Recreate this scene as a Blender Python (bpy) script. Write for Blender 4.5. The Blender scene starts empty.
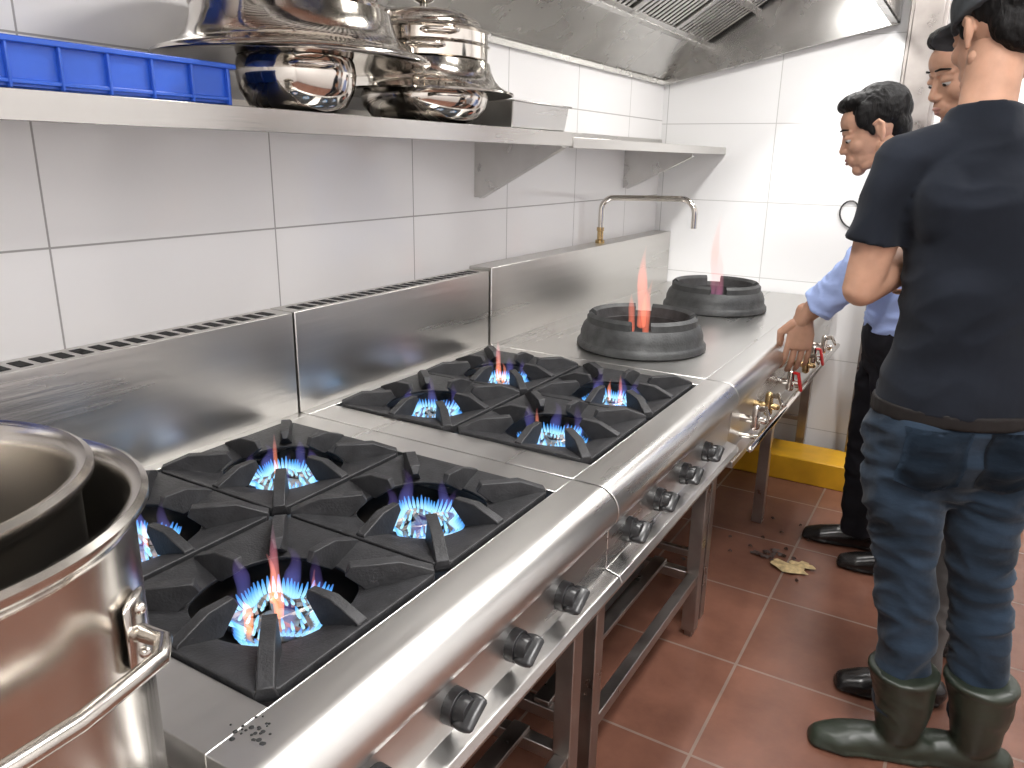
import bpy, bmesh, math, random
from mathutils import Vector, Matrix, noise
from mathutils.bvhtree import BVHTree
random.seed(7)
V = Vector
scene = bpy.context.scene
scene.view_settings.view_transform = 'Standard'
scene.view_settings.look = 'None'
scene.view_settings.exposure = 0.13
ZOOM = None

# ------------------------------------------------------------------ materials
def mat_new(name):
    m = bpy.data.materials.new(name); m.use_nodes = True
    nt = m.node_tree; b = nt.nodes['Principled BSDF']
    return m, nt, b
def setp(b, **k):
    for kk, v in k.items():
        n = kk.replace('_', ' ')
        for i in b.inputs:
            if i.name.lower() == n.lower():
                i.default_value = v
def c4(c): return (c[0], c[1], c[2], 1.0)
def simple(name, col, rough=0.5, metal=0.0, var=0.12, scale=20, bump=0.0, bscale=60, stretch=(1,1,1), rvar=0.0, spec=0.5, sss=0.0, sheen=0.0, bdist=0.01):
    m, nt, b = mat_new(name)
    setp(b, Roughness=rough, Metallic=metal)
    b.inputs['Specular IOR Level'].default_value = spec
    if sss:
        b.inputs['Subsurface Weight'].default_value = sss; b.inputs['Subsurface Scale'].default_value = 0.01
        b.inputs['Subsurface Radius'].default_value = (1.0, 0.35, 0.2)
    if sheen: b.inputs['Sheen Weight'].default_value = sheen
    g = nt.nodes.new('ShaderNodeNewGeometry')
    mp = nt.nodes.new('ShaderNodeMapping'); mp.inputs['Scale'].default_value = stretch
    nt.links.new(g.outputs['Position'], mp.inputs['Vector'])
    n = nt.nodes.new('ShaderNodeTexNoise'); n.inputs['Scale'].default_value = scale; n.inputs['Detail'].default_value = 5
    nt.links.new(mp.outputs[0], n.inputs['Vector'])
    r = nt.nodes.new('ShaderNodeValToRGB')
    r.color_ramp.elements[0].position = 0.3; r.color_ramp.elements[1].position = 0.7
    r.color_ramp.elements[0].color = c4([x*(1-var) for x in col]); r.color_ramp.elements[1].color = c4([min(1, x*(1+var)) for x in col])
    nt.links.new(n.outputs['Fac'], r.inputs['Fac']); nt.links.new(r.outputs['Color'], b.inputs['Base Color'])
    if rvar:
        mr = nt.nodes.new('ShaderNodeMapRange'); mr.inputs['To Min'].default_value = max(0.02, rough-rvar); mr.inputs['To Max'].default_value = rough+rvar
        mr.inputs['From Min'].default_value = 0.3; mr.inputs['From Max'].default_value = 0.7
        nt.links.new(n.outputs['Fac'], mr.inputs['Value']); nt.links.new(mr.outputs[0], b.inputs['Roughness'])
    if bump:
        n2 = nt.nodes.new('ShaderNodeTexNoise'); n2.inputs['Scale'].default_value = bscale; n2.inputs['Detail'].default_value = 4
        nt.links.new(mp.outputs[0], n2.inputs['Vector'])
        bp = nt.nodes.new('ShaderNodeBump'); bp.inputs['Strength'].default_value = bump; bp.inputs['Distance'].default_value = bdist
        nt.links.new(n2.outputs['Fac'], bp.inputs['Height']); nt.links.new(bp.outputs[0], b.inputs['Normal'])
    return m
def brick(name, axes, off, w, h, mortar, c1, c2, cm, rough, mrough=0.7, noise_amt=0.0, bump=0.2):
    m, nt, b = mat_new(name)
    g = nt.nodes.new('ShaderNodeNewGeometry'); s = nt.nodes.new('ShaderNodeSeparateXYZ')
    nt.links.new(g.outputs['Position'], s.inputs[0])
    cb = nt.nodes.new('ShaderNodeCombineXYZ')
    for k in (0, 1):
        a = nt.nodes.new('ShaderNodeMath'); a.operation = 'ADD'; a.inputs[1].default_value = off[k]
        nt.links.new(s.outputs[axes[k]], a.inputs[0]); nt.links.new(a.outputs[0], cb.inputs[k])
    t = nt.nodes.new('ShaderNodeTexBrick'); t.offset = 0.0; t.squash = 1.0
    t.inputs['Scale'].default_value = 1.0; t.inputs['Mortar Size'].default_value = mortar
    t.inputs['Mortar Smooth'].default_value = 0.1; t.inputs['Bias'].default_value = 0.0
    t.inputs['Brick Width'].default_value = w; t.inputs['Row Height'].default_value = h
    t.inputs['Color1'].default_value = c4(c1); t.inputs['Color2'].default_value = c4(c2); t.inputs['Mortar'].default_value = c4(cm)
    nt.links.new(cb.outputs[0], t.inputs['Vector'])
    col = t.outputs['Color']
    if noise_amt:
        n = nt.nodes.new('ShaderNodeTexNoise'); n.inputs['Scale'].default_value = 5; n.inputs['Detail'].default_value = 8; n.inputs['Roughness'].default_value = 0.65
        nt.links.new(g.outputs['Position'], n.inputs['Vector'])
        mx = nt.nodes.new('ShaderNodeMixRGB'); mx.blend_type = 'MULTIPLY'; mx.inputs['Fac'].default_value = 1.0
        rr = nt.nodes.new('ShaderNodeValToRGB')
        rr.color_ramp.elements[0].position = 0.3; rr.color_ramp.elements[1].position = 0.7
        rr.color_ramp.elements[0].color = (1-noise_amt,)*3+(1,); rr.color_ramp.elements[1].color = (1, 1, 1, 1)
        nt.links.new(n.outputs['Fac'], rr.inputs['Fac']); nt.links.new(col, mx.inputs['Color1']); nt.links.new(rr.outputs['Color'], mx.inputs['Color2'])
        col = mx.outputs['Color']
    nt.links.new(col, b.inputs['Base Color'])
    mr = nt.nodes.new('ShaderNodeMapRange'); mr.inputs['To Min'].default_value = rough; mr.inputs['To Max'].default_value = mrough
    nt.links.new(t.outputs['Fac'], mr.inputs['Value']); nt.links.new(mr.outputs[0], b.inputs['Roughness'])
    bp = nt.nodes.new('ShaderNodeBump'); bp.invert = True; bp.inputs['Strength'].default_value = bump; bp.inputs['Distance'].default_value = 0.003
    nt.links.new(t.outputs['Fac'], bp.inputs['Height']); nt.links.new(bp.outputs[0], b.inputs['Normal'])
    return m

M = {}
M['tile_left'] = brick('tile_wall_left', (1, 2), (-0.761+5.25, -1.23+3.55), 0.525, 0.355, 0.0020, (0.87,0.86,0.86), (0.85,0.84,0.84), (0.38,0.37,0.36), 0.10)
M['tile_back'] = brick('tile_wall_back', (0, 2), (0.87+5.25, -1.215+3.55), 0.525, 0.355, 0.0020, (0.84,0.84,0.84), (0.82,0.82,0.82), (0.52,0.52,0.51), 0.12)
M['floor'] = brick('terracotta_floor', (0, 1), (0.40+4.15, -1.56+4.15), 0.415, 0.415, 0.004, (0.220,0.098,0.066), (0.190,0.084,0.056), (0.24,0.17,0.135), 0.27, 0.6, noise_amt=0.4)
M['ceiling'] = simple('ceiling_paint', (0.8,0.8,0.8), 0.8, var=0.03)
M['steel'] = simple('brushed_steel', (0.62,0.61,0.59), 0.31, 1.0, var=0.08, scale=9, bump=0.03, bscale=40, stretch=(1,0.12,1), rvar=0.07)
M['steel_v'] = simple('brushed_steel_panel', (0.58,0.565,0.54), 0.29, 1.0, var=0.10, scale=7, bump=0.05, bscale=90, stretch=(1,0.05,1), rvar=0.06)
M['steel_hood'] = simple('hood_steel', (0.62,0.61,0.59), 0.26, 1.0, var=0.06, scale=5, rvar=0.05)
M['steel_dark'] = simple('dull_steel', (0.36,0.33,0.31), 0.35, 1.0, var=0.15, scale=12, rvar=0.1)
M['chrome'] = simple('polished_steel', (0.66,0.62,0.57), 0.09, 1.0, var=0.05, scale=6)
M['potsteel'] = simple('stockpot_steel', (0.54,0.51,0.47), 0.19, 1.0, var=0.08, scale=6, bump=0.02, bscale=30, stretch=(1,1,0.1), rvar=0.05)
M['iron'] = simple('cast_iron', (0.026,0.026,0.028), 0.5, 0.3, var=0.3, scale=40, bump=0.15, bscale=250)
M['iron_w'] = simple('cast_iron_wok_ring', (0.045,0.046,0.046), 0.5, 0.3, var=0.3, scale=30, bump=0.12, bscale=150)
M['black'] = simple('black_plastic', (0.012,0.012,0.013), 0.3, var=0.2)
M['pan'] = simple('burner_pan', (0.05,0.042,0.035), 0.3, 0.8, var=0.4, scale=15)
M['slot'] = simple('slot_dark', (0.01,0.01,0.01), 0.8)
M['brass'] = simple('brass', (0.55,0.40,0.20), 0.25, 1.0)
M['red'] = simple('red_lever', (0.55,0.02,0.02), 0.35)
M['yellow'] = simple('yellow_paint', (0.62,0.33,0.015), 0.4, var=0.15, scale=8)
M['blue'] = simple('blue_plastic', (0.03,0.12,0.62), 0.3, var=0.1, scale=8)
M['white'] = simple('white_foam', (0.8,0.8,0.78), 0.7, var=0.04)
M['jeans'] = simple('blue_denim', (0.0150,0.025,0.040), 0.92, var=0.55, scale=6, bump=0.5, bscale=14, stretch=(1,1,2.2), spec=0.10, sheen=0.1)
M['tee'] = simple('black_tshirt', (0.009,0.011,0.016), 0.92, var=0.2, scale=8, bump=0.5, bscale=7, spec=0.1, sheen=0.06)
M['blueshirt'] = simple('light_blue_shirt', (0.34,0.43,0.72), 0.85, var=0.06, scale=10, bump=0.5, bscale=12, stretch=(1,1,1.8), spec=0.12)
M['greyshirt'] = simple('grey_shirt', (0.45,0.46,0.5), 0.85, var=0.06, scale=10, bump=0.4, bscale=12, spec=0.12)
M['blacktrouser'] = simple('black_trousers', (0.012,0.012,0.016), 0.85, var=0.25, scale=8, bump=0.4, bscale=10, stretch=(1,1,2), spec=0.2)
M['greytrouser'] = simple('grey_trousers', (0.15,0.145,0.14), 0.88, var=0.1, scale=8, bump=0.4, bscale=10, spec=0.15)
M['rubber'] = simple('rubber_boot', (0.020,0.026,0.018), 0.38, var=0.4, scale=12)
M['leather'] = simple('black_leather', (0.012,0.011,0.011), 0.25, var=0.2)
M['belt'] = simple('dark_belt', (0.010,0.008,0.0075), 0.6, spec=0.2)
M['skin'] = simple('skin', (0.44,0.25,0.17), 0.60, var=0.12, scale=24, bump=0.12, bscale=350, bdist=0.002, sss=0.12, spec=0.30)
M['lip'] = simple('lips', (0.34,0.16,0.125), 0.5)
M['eye'] = simple('eyeball', (0.40,0.37,0.35), 0.25, var=0.02)
M['iris'] = simple('iris_dark', (0.015,0.008,0.005), 0.1)
M['hair'] = simple('black_hair', (0.005,0.0045,0.0045), 0.55, var=0.4, scale=120, bump=0.6, bscale=200, stretch=(1,1,0.3), spec=0.15, bdist=0.004)
M['cap'] = simple('dark_cap', (0.035,0.04,0.045), 0.85, var=0.7, scale=25)
M['leaf'] = simple('brown_paper', (0.46,0.34,0.17), 0.7, var=0.35, scale=60)
M['scrap'] = simple('dark_scrap', (0.05,0.025,0.018), 0.6, var=0.4, scale=60)

def flame_mat(name, z0, z1, cols, strength):
    m, nt, b = mat_new(name); nt.nodes.remove(b)
    out = nt.nodes['Material Output']
    g = nt.nodes.new('ShaderNodeNewGeometry'); s = nt.nodes.new('ShaderNodeSeparateXYZ'); nt.links.new(g.outputs['Position'], s.inputs[0])
    mr = nt.nodes.new('ShaderNodeMapRange'); mr.inputs['From Min'].default_value = z0; mr.inputs['From Max'].default_value = z1
    nt.links.new(s.outputs[2], mr.inputs['Value'])
    r = nt.nodes.new('ShaderNodeValToRGB')
    r.color_ramp.elements[0].color = c4(cols[0]); r.color_ramp.elements[1].color = c4(cols[2])
    e = r.color_ramp.elements.new(0.45); e.color = c4(cols[1])
    nt.links.new(mr.outputs[0], r.inputs['Fac'])
    em = nt.nodes.new('ShaderNodeEmission'); em.inputs['Strength'].default_value = strength
    nt.links.new(r.outputs['Color'], em.inputs['Color'])
    tr = nt.nodes.new('ShaderNodeBsdfTransparent'); mx = nt.nodes.new('ShaderNodeMixShader')
    a = nt.nodes.new('ShaderNodeMapRange'); a.inputs['To Min'].default_value = 0.55; a.inputs['To Max'].default_value = 0.12
    nt.links.new(mr.outputs[0], a.inputs['Value']); nt.links.new(a.outputs[0], mx.inputs['Fac'])
    nt.links.new(tr.outputs[0], mx.inputs[1]); nt.links.new(em.outputs[0], mx.inputs[2]); nt.links.new(mx.outputs[0], out.inputs['Surface'])
    return m
def plume_mat(name, col0, col1, z0, z1, strength, endf=0.15, absorb=0.0):
    m, nt, b = mat_new(name); nt.nodes.remove(b)
    out = nt.nodes['Material Output']
    g = nt.nodes.new('ShaderNodeNewGeometry'); s = nt.nodes.new('ShaderNodeSeparateXYZ'); nt.links.new(g.outputs['Position'], s.inputs[0])
    mr = nt.nodes.new('ShaderNodeMapRange'); mr.inputs['From Min'].default_value = z0; mr.inputs['From Max'].default_value = z1
    nt.links.new(s.outputs[2], mr.inputs['Value'])
    r = nt.nodes.new('ShaderNodeValToRGB'); r.color_ramp.elements[0].color = c4(col0); r.color_ramp.elements[1].color = c4(col1)
    nt.links.new(mr.outputs[0], r.inputs['Fac'])
    em = nt.nodes.new('ShaderNodeEmission'); nt.links.new(r.outputs['Color'], em.inputs['Color'])
    st = nt.nodes.new('ShaderNodeMapRange'); st.inputs['To Min'].default_value = strength; st.inputs['To Max'].default_value = strength*endf
    nt.links.new(mr.outputs[0], st.inputs['Value']); nt.links.new(st.outputs[0], em.inputs['Strength'])
    sh = em.outputs[0]
    if absorb:
        ab = nt.nodes.new('ShaderNodeVolumeAbsorption'); ab.inputs['Color'].default_value = (0.95,0.35,0.30,1); ab.inputs['Density'].default_value = absorb
        ad = nt.nodes.new('ShaderNodeAddShader'); nt.links.new(em.outputs[0], ad.inputs[0]); nt.links.new(ab.outputs[0], ad.inputs[1]); sh = ad.outputs[0]
    nt.links.new(sh, out.inputs['Volume'])
    return m
DZ = -0.022
M['flame'] = flame_mat('gas_flame_blue', 0.782+DZ, 0.808+DZ, ((0.38,0.74,1.0), (0.09,0.40,0.95), (0.10,0.16,0.75)), 1.6)
M['plume'] = plume_mat('flame_orange', (1.0,0.28,0.07), (0.75,0.28,0.45), 0.79+DZ, 0.92+DZ, 95)
M['plume_v'] = plume_mat('flame_violet', (0.20,0.28,1.0), (0.40,0.18,0.55), 0.79+DZ, 0.88+DZ, 14)
M['plume_w'] = plume_mat('wok_flame', (1.0,0.22,0.12), (0.9,0.28,0.20), 0.84, 1.12, 34, 0.5, absorb=10)
M['plume_b'] = plume_mat('wok_flame_faint', (0.6,0.25,0.5), (0.9,0.30,0.22), 0.84, 1.02, 14, 0.6, absorb=16)

# ------------------------------------------------------------------ helpers
def link(o, parent=None):
    scene.collection.objects.link(o)
    if parent: o.parent = parent
    return o
def empty(name, loc=(0,0,0)):
    e = bpy.data.objects.new(name, None); e.empty_display_size = 0.1
    scene.collection.objects.link(e); return e
def finish(name, bm, mats, parent=None, smooth=True, angle=35, bevel=0.0, segs=2, recalc=True):
    if recalc: bmesh.ops.recalc_face_normals(bm, faces=bm.faces[:])
    me = bpy.data.meshes.new(name); bm.to_mesh(me); bm.free()
    for m in (mats if isinstance(mats, (list, tuple)) else [mats]): me.materials.append(m)
    if smooth:
        for p in me.polygons: p.use_smooth = True
        me.set_sharp_from_angle(angle=math.radians(angle))
    o = bpy.data.objects.new(name, me); link(o, parent)
    if bevel:
        b = o.modifiers.new('bevel', 'BEVEL'); b.width = bevel; b.segments = segs; b.limit_method = 'ANGLE'; b.angle_limit = math.radians(40)
        b.harden_normals = False
    return o
def box(bm, x0, x1, y0, y1, z0, z1, mi=0):
    vs = [bm.verts.new((x, y, z)) for x in (x0, x1) for y in (y0, y1) for z in (z0, z1)]
    for f in ((0,1,3,2), (4,6,7,5), (0,4,5,1), (2,3,7,6), (0,2,6,4), (1,5,7,3)):
        fc = bm.faces.new([vs[i] for i in f]); fc.material_index = mi
def prism(bm, pts, axis, a, b, mi=0):
    def mk(p, t):
        if axis == 'y': return (p[0], t, p[1])
        if axis == 'x': return (t, p[0], p[1])
        return (p[0], p[1], t)
    A = [bm.verts.new(mk(p, a)) for p in pts]; B = [bm.verts.new(mk(p, b)) for p in pts]
    fs = [bm.faces.new(A), bm.faces.new(B[::-1])]
    n = len(pts)
    for i in range(n): fs.append(bm.faces.new([A[i], A[(i+1)%n], B[(i+1)%n], B[i]]))
    for f in fs: f.material_index = mi
def lathe(bm, prof, c=(0,0,0), n=48, mi=0, mat=None):
    rings = []
    for r, z in prof:
        if r < 1e-5: rings.append([bm.verts.new((c[0], c[1], c[2]+z))])
        else: rings.append([bm.verts.new((c[0]+r*math.cos(2*math.pi*i/n), c[1]+r*math.sin(2*math.pi*i/n), c[2]+z)) for i in range(n)])
    for a, b in zip(rings, rings[1:]):
        for i in range(n):
            j = (i+1) % n
            if len(a) == 1 and len(b) == 1: break
            if len(a) == 1: f = bm.faces.new([a[0], b[i], b[j]])
            elif len(b) == 1: f = bm.faces.new([a[i], a[j], b[0]])
            else: f = bm.faces.new([a[i], a[j], b[j], b[i]])
            f.material_index = mi
    return rings
def tube(bm, pts, rads, side=(1,0,0), n=16, dome=(True, True), mi=0):
    pts = [V(p) for p in pts]; rads = [r if isinstance(r, (tuple, list)) else (r, r) for r in rads]
    side = V(side); rings = []; N = len(pts)
    def frame(i):
        t = (pts[min(i+1, N-1)] - pts[max(i-1, 0)])
        if 0 < i < N-1: t = (pts[i+1]-pts[i]).normalized() + (pts[i]-pts[i-1]).normalized()
        t.normalize(); s = side - t*side.dot(t)
        if s.length < 1e-3: s = V((0,1,0)) - t*t.y
        if s.length < 1e-3: s = V((0,0,1))
        s.normalize(); return t, s, t.cross(s)
    def ring(c, s, u, a, b): rings.append([bm.verts.new(c + s*(a*math.cos(2*math.pi*k/n)) + u*(b*math.sin(2*math.pi*k/n))) for k in range(n)])
    for i in range(N):
        t, s, u = frame(i); a, b = rads[i]
        if i == 0 and dome[0]:
            d = min(a, b)
            for ph in (80, 60, 30): ring(pts[i]-t*d*math.sin(math.radians(ph)), s, u, a*math.cos(math.radians(ph)), b*math.cos(math.radians(ph)))
        ring(pts[i], s, u, a, b)
        if i == N-1 and dome[1]:
            d = min(a, b)
            for ph in (30, 60, 80): ring(pts[i]+t*d*math.sin(math.radians(ph)), s, u, a*math.cos(math.radians(ph)), b*math.cos(math.radians(ph)))
    fs = [bm.faces.new(rings[0][::-1]), bm.faces.new(rings[-1])]
    for A, B in zip(rings, rings[1:]):
        for k in range(n): fs.append(bm.faces.new([A[k], A[(k+1)%n], B[(k+1)%n], B[k]]))
    for f in fs: f.material_index = mi
def ell(bm, c, r, rot=None, u=20, v=14, mi=0):
    mt = Matrix.Translation(V(c)) @ (rot.to_4x4() if rot else Matrix.Identity(4)) @ Matrix.Diagonal((r[0], r[1], r[2], 1))
    bmesh.ops.create_uvsphere(bm, u_segments=u, v_segments=v, radius=1.0, matrix=mt)

# ------------------------------------------------------------------ room
XW, YB = -1.42, 3.8
def plane_box(name, b, mat):
    bm = bmesh.new(); box(bm, *b); return finish(name, bm, mat, smooth=False)
plane_box('wall_left', (XW-0.1, XW, -1.6, YB+0.1, 0, 2.8), M['tile_left'])
plane_box('wall_back', (XW, 1.7, YB, YB+0.1, 0, 2.8), M['tile_back'])
plane_box('wall_right', (1.6, 1.7, -1.6, YB, 0, 2.8), M['tile_left'])
plane_box('wall_front', (XW, 1.6, -1.7, -1.6, 0, 2.8), M['tile_back'])
plane_box('floor', (XW-0.1, 1.7, -1.7, YB+0.1, -0.1, 0), M['floor'])
plane_box('ceiling', (XW-0.1, 1.7, -1.7, YB+0.1, 2.8, 2.9), M['ceiling'])

# ------------------------------------------------------------------ gas ranges
ZT = 0.80
XB = -1.337
def nose(cx=-0.548, cz=0.752, r=0.048):
    p = [(-0.60, 0.80)]
    for a in range(90, -31, -10):
        p.append((cx+r*math.cos(math.radians(a)), cz+r*math.sin(math.radians(a))))
    return p
def nose_profile():
    return nose()+[(-0.519, 0.722), (-0.520, 0.628), (-0.490, 0.620), (-0.484, 0.606), (-0.490, 0.592), (-0.60, 0.590)]
def grate(parent, cx, cy, idx):
    bm = bmesh.new(); S = 0.170; z = 0.800
    n = 48; outer = []; mid = []; inner = []; low = []; inl = []
    for i in range(n):
        a = 2*math.pi*(i+0.5)/n; c, s = math.cos(a), math.sin(a); k = S/max(abs(c), abs(s))
        outer.append(bm.verts.new((cx+c*k, cy+s*k, z+0.006)))
        mid.append(bm.verts.new((cx+c*k*0.93, cy+s*k*0.93, z+0.006)))
        ri = 0.110+0.02*(k/S-1)
        inner.append(bm.verts.new((cx+c*ri, cy+s*ri, z-0.010)))
        inl.append(bm.verts.new((cx+c*(ri+0.004), cy+s*(ri+0.004), z-0.018)))
        low.append(bm.verts.new((cx+c*k, cy+s*k, z-0.012)))
    for i in range(n):
        j = (i+1) % n
        bm.faces.new([outer[i], outer[j], mid[j], mid[i]]); bm.faces.new([mid[i], mid[j], inner[j], inner[i]]); bm.faces.new([low[i], low[j], outer[j], outer[i]])
        bm.faces.new([inner[i], inner[j], inl[j], inl[i]]); bm.faces.new([inl[i], inl[j], low[j], low[i]])
    for k in range(8):
        a = math.pi/4*k; diag = k % 2
        R = (S*math.sqrt(2)-0.012) if diag else S-0.004
        d = V((math.cos(a), math.sin(a), 0)); p = V((-d.y, d.x, 0)); c = V((cx, cy, z))
        r0 = 0.066 if not diag else 0.098
        w = 0.0070 if not diag else 0.0080
        prof = [(r0, 0.014), (r0+0.008, 0.030), (R-0.050, 0.030), (R, 0.010), (R, -0.006), (r0+0.035, -0.012)]
        A = []; B = []
        for q, (r, h) in enumerate(prof):
            ww = w*(0.65 if q in (0,) else 1.0)*(1.25 if r > 0.1 else 1.0)
            if h < 0: ww *= 1.5
            A.append(bm.verts.new(c+d*r+p*ww+V((0,0,h)))); B.append(bm.verts.new(c+d*r-p*ww+V((0,0,h))))
        bm.faces.new(A); bm.faces.new(B[::-1])
        for q in range(len(prof)):
            bm.faces.new([A[q], B[q], B[(q+1) % len(prof)], A[(q+1) % len(prof)]])
    finish('grate_%d' % idx, bm, M['iron'], parent, angle=30, bevel=0.0015, segs=2)
def petal(bm, p, d, L, w, n=6):
    d = V(d).normalized(); s = d.cross(V((0,0,1)))
    if s.length < 1e-3: s = V((1,0,0))
    s.normalize()
    bend = V((0,0,1))
    pts = [V(p), V(p)+d*L*0.35, V(p)+d*L*0.65+bend*L*0.12, V(p)+d*L*0.85+bend*L*0.30]
    tube(bm, pts, [w*0.8, w, w*0.8, w*0.35], s, n=n, dome=(False, True))
def plume(bm, p, h, w, seed):
    rnd = random.Random(seed); pts = []; rads = []
    ph = rnd.random()*6
    for i in range(9):
        t = i/8
        pts.append(V(p)+V((math.sin(ph+t*4)*w*0.5*t, math.cos(ph*1.7+t*5)*w*0.5*t, h*t)))
        rr = w*(0.55+0.9*t-1.45*t*t*0.98)*(1+0.15*math.sin(ph+9*t))
        rads.append((max(rr, 0.0012), max(rr*0.75, 0.001)))
    tube(bm, pts, rads, (1, 0.3, 0), n=12, dome=(True, True))
def burner(parent, cx, cy, idx, plumes):
    z = DZ
    def R(a): return 0.055+0.011*math.cos(5*a)
    bm = bmesh.new()
    lathe(bm, [(0, 0.765+z), (0.03, 0.766+z), (0.034, 0.772+z), (0.02, 0.776+z), (0.0, 0.776+z)], (cx, cy, 0), n=24)
    pts = []
    for i in range(50):
        a = 2*math.pi*i/50
        pts.append(V((cx+R(a)*math.cos(a), cy+R(a)*math.sin(a), 0.773+z)))
    for i in range(50):
        tube(bm, [pts[i], pts[(i+1) % 50]], [0.0085, 0.0085], (0,0,1), n=8, dome=(False, False))
    for k in range(5):
        a = 2*math.pi*k/5
        tube(bm, [(cx, cy, 0.77+z), (cx+0.058*math.cos(a), cy+0.058*math.sin(a), 0.77+z)], [0.007, 0.007], (0,0,1), n=8)
    lathe(bm, [(0.0, 0.764+z), (0.03, 0.764+z), (0.03, 0.77+z)], (cx, cy, 0), n=20)
    finish('burner_%d' % idx, bm, M['steel_dark'], parent)
    bm = bmesh.new(); rnd = random.Random(idx*13+3)
    for i in range(64):
        a = 2*math.pi*i/64
        p = V((cx+(R(a)+0.003)*math.cos(a), cy+(R(a)+0.003)*math.sin(a), 0.779+z))
        d = V((math.cos(a)*0.80, math.sin(a)*0.80, 0.58))
        petal(bm, p, d, 0.021+0.007*rnd.random(), 0.0030)
    for i in range(26):
        a = 2*math.pi*i/26; r = R(a)-0.012
        p = V((cx+r*math.cos(a), cy+r*math.sin(a), 0.779+z))
        petal(bm, p, V((-math.cos(a)*0.5, -math.sin(a)*0.5, 0.8)), 0.011+0.004*rnd.random(), 0.0026)
    finish('flames_%d' % idx, bm, M['flame'], parent, angle=180)
    if plumes:
        bm = bmesh.new()
        for q, (dx, dy, h, w) in enumerate(plumes): plume(bm, (cx+dx, cy+dy, 0.783+z), h, w, idx*7+q)
        finish('flame_tips_%d' % idx, bm, M['plume'], parent, angle=180)
    bm = bmesh.new()
    for q in range(5):
        a = q*1.27+idx; plume(bm, (cx+0.06*math.cos(a), cy+0.06*math.sin(a), 0.787+z), 0.055+0.03*rnd.random(), 0.018, idx*31+q)
    finish('flame_haze_%d' % idx, bm, M['plume_v'], parent, angle=180)

def knob(parent, y, z, x, idx):
    bm = bmesh.new()
    tube(bm, [(x-0.016, y, z), (x+0.006, y, z)], [0.027, 0.026], (0,1,0), n=28, dome=(False, False))
    tube(bm, [(x+0.004, y, z), (x+0.022, y, z)], [0.021, 0.018], (0,1,0), n=28, dome=(False, False))
    tube(bm, [(x+0.020, y-0.018, z-0.010), (x+0.020, y+0.018, z+0.010)], [(0.018, 0.007), (0.018, 0.007)], (1,0,0), n=12, dome=(True, True))
    finish('knob_%d' % idx, bm, M['black'], parent, bevel=0.001)

def legs_frame(bm, y0, y1, ztop=0.60):
    for x in (-0.565, -1.30):
        for y in (y0+0.03, y1-0.07):
            box(bm, x-0.02, x+0.02, y, y+0.04, 0.02, ztop)
            box(bm, x-0.012, x+0.012, y+0.008, y+0.032, 0.0, 0.02)
    for y in (y0+0.035, y1-0.065):
        box(bm, -1.28, -0.585, y, y+0.03, 0.185, 0.215)
    for x in (-0.565, -1.30):
        box(bm, x-0.015, x+0.015, y0+0.07, y1-0.07, 0.185, 0.215)
    for i in range(6):
        x = -1.20+i*0.105
        box(bm, x-0.02, x+0.02, y0+0.04, y1-0.04, 0.215, 0.228)

def gas_range(name, y0, knob_ys, plist):
    root = empty(name); y1 = y0+0.845; g0 = y0+0.085
    bm = bmesh.new(); prism(bm, nose_profile(), 'y', y0, y1)
    finish('front_rail', bm, M['steel'], root, angle=30, bevel=0.0012)
    bm = bmesh.new()
    box(bm, XB, -0.60, y0, y1, 0.60, 0.733)
    box(bm, XB, -1.308, y0, y1, 0.733, ZT); box(bm, -0.603, -0.5995, g0-0.01, g0+0.70, 0.733, ZT-0.0005)
    box(bm, -1.308, -0.60, y0, g0, 0.733, ZT); box(bm, -1.308, -0.60, g0+0.692, y1, 0.733, ZT)
    finish('body', bm, M['steel'], root, bevel=0.0015)
    bm = bmesh.new(); box(bm, -1.307, -0.604, g0+0.001, g0+0.691, 0.733, 0.736)
    finish('drip_pan', bm, M['pan'], root)
    bm = bmesh.new(); legs_frame(bm, y0, y1); finish('leg_frame', bm, M['steel_dark'], root, bevel=0.002)
    bm = bmesh.new(); box(bm, XW+0.001, XB, y0+0.001, y1-0.001, 0.60, 1.045)
    finish('backsplash', bm, M['steel_v'], root, bevel=0.002)
    bm = bmesh.new(); n = int(0.80/0.036)
    for i in range(n):
        y = y0+0.03+i*0.036
        box(bm, -1.397, -1.352, y, y+0.022, 1.0445, 1.0458)
    finish('flue_slots', bm, M['slot'], root)
    i = 0
    for gy in (g0+0.173, g0+0.519):
        for gx in (-1.131, -0.779):
            i += 1; grate(root, gx, gy, i); burner(root, gx, gy, i, plist.get(i, []))
    for k, y in enumerate(knob_ys): knob(root, y, 0.672, -0.510, k+1)
    return root
r1 = gas_range('gas_range', 0.40, [0.56, 0.726, 0.889, 1.054],
          {2: [(0.005,0.0,0.14,0.012), (-0.03,0.02,0.08,0.009), (0.0,-0.05,0.05,0.012), (0.05,0.03,0.075,0.007)], 3: [(-0.035,0.01,0.085,0.008)], 1: [(0.02,0.02,0.05,0.008)], 4: []})
r2 = gas_range('gas_range', 1.25, [1.35, 1.52, 1.695, 1.867],
          {3: [(-0.03,0.02,0.12,0.013), (0.0,0.0,0.06,0.010)], 4: [(0.02,0.0,0.08,0.009), (-0.02,0.02,0.06,0.008)], 2: [(-0.045,0.0,0.07,0.008)], 1: []})
bm = bmesh.new(); rnd = random.Random(4)
for i in range(26):
    x = -0.585+rnd.gauss(0, 0.014); y = 0.452+rnd.gauss(0, 0.011); r = 0.0012+0.0022*rnd.random()
    lathe(bm, [(r, 0.0), (r*0.6, 0.0008), (0, 0.001)], (x, y, 0.8003), n=8)
finish('sauce_specks', bm, M['slot'])  # dark sauce drops spilled on the steel strip
bm = bmesh.new()
prism(bm, [(-0.93,0.50), (-0.66,0.50), (-0.69,0.232), (-0.90,0.232)], 'y', 1.50, 1.95)
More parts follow.
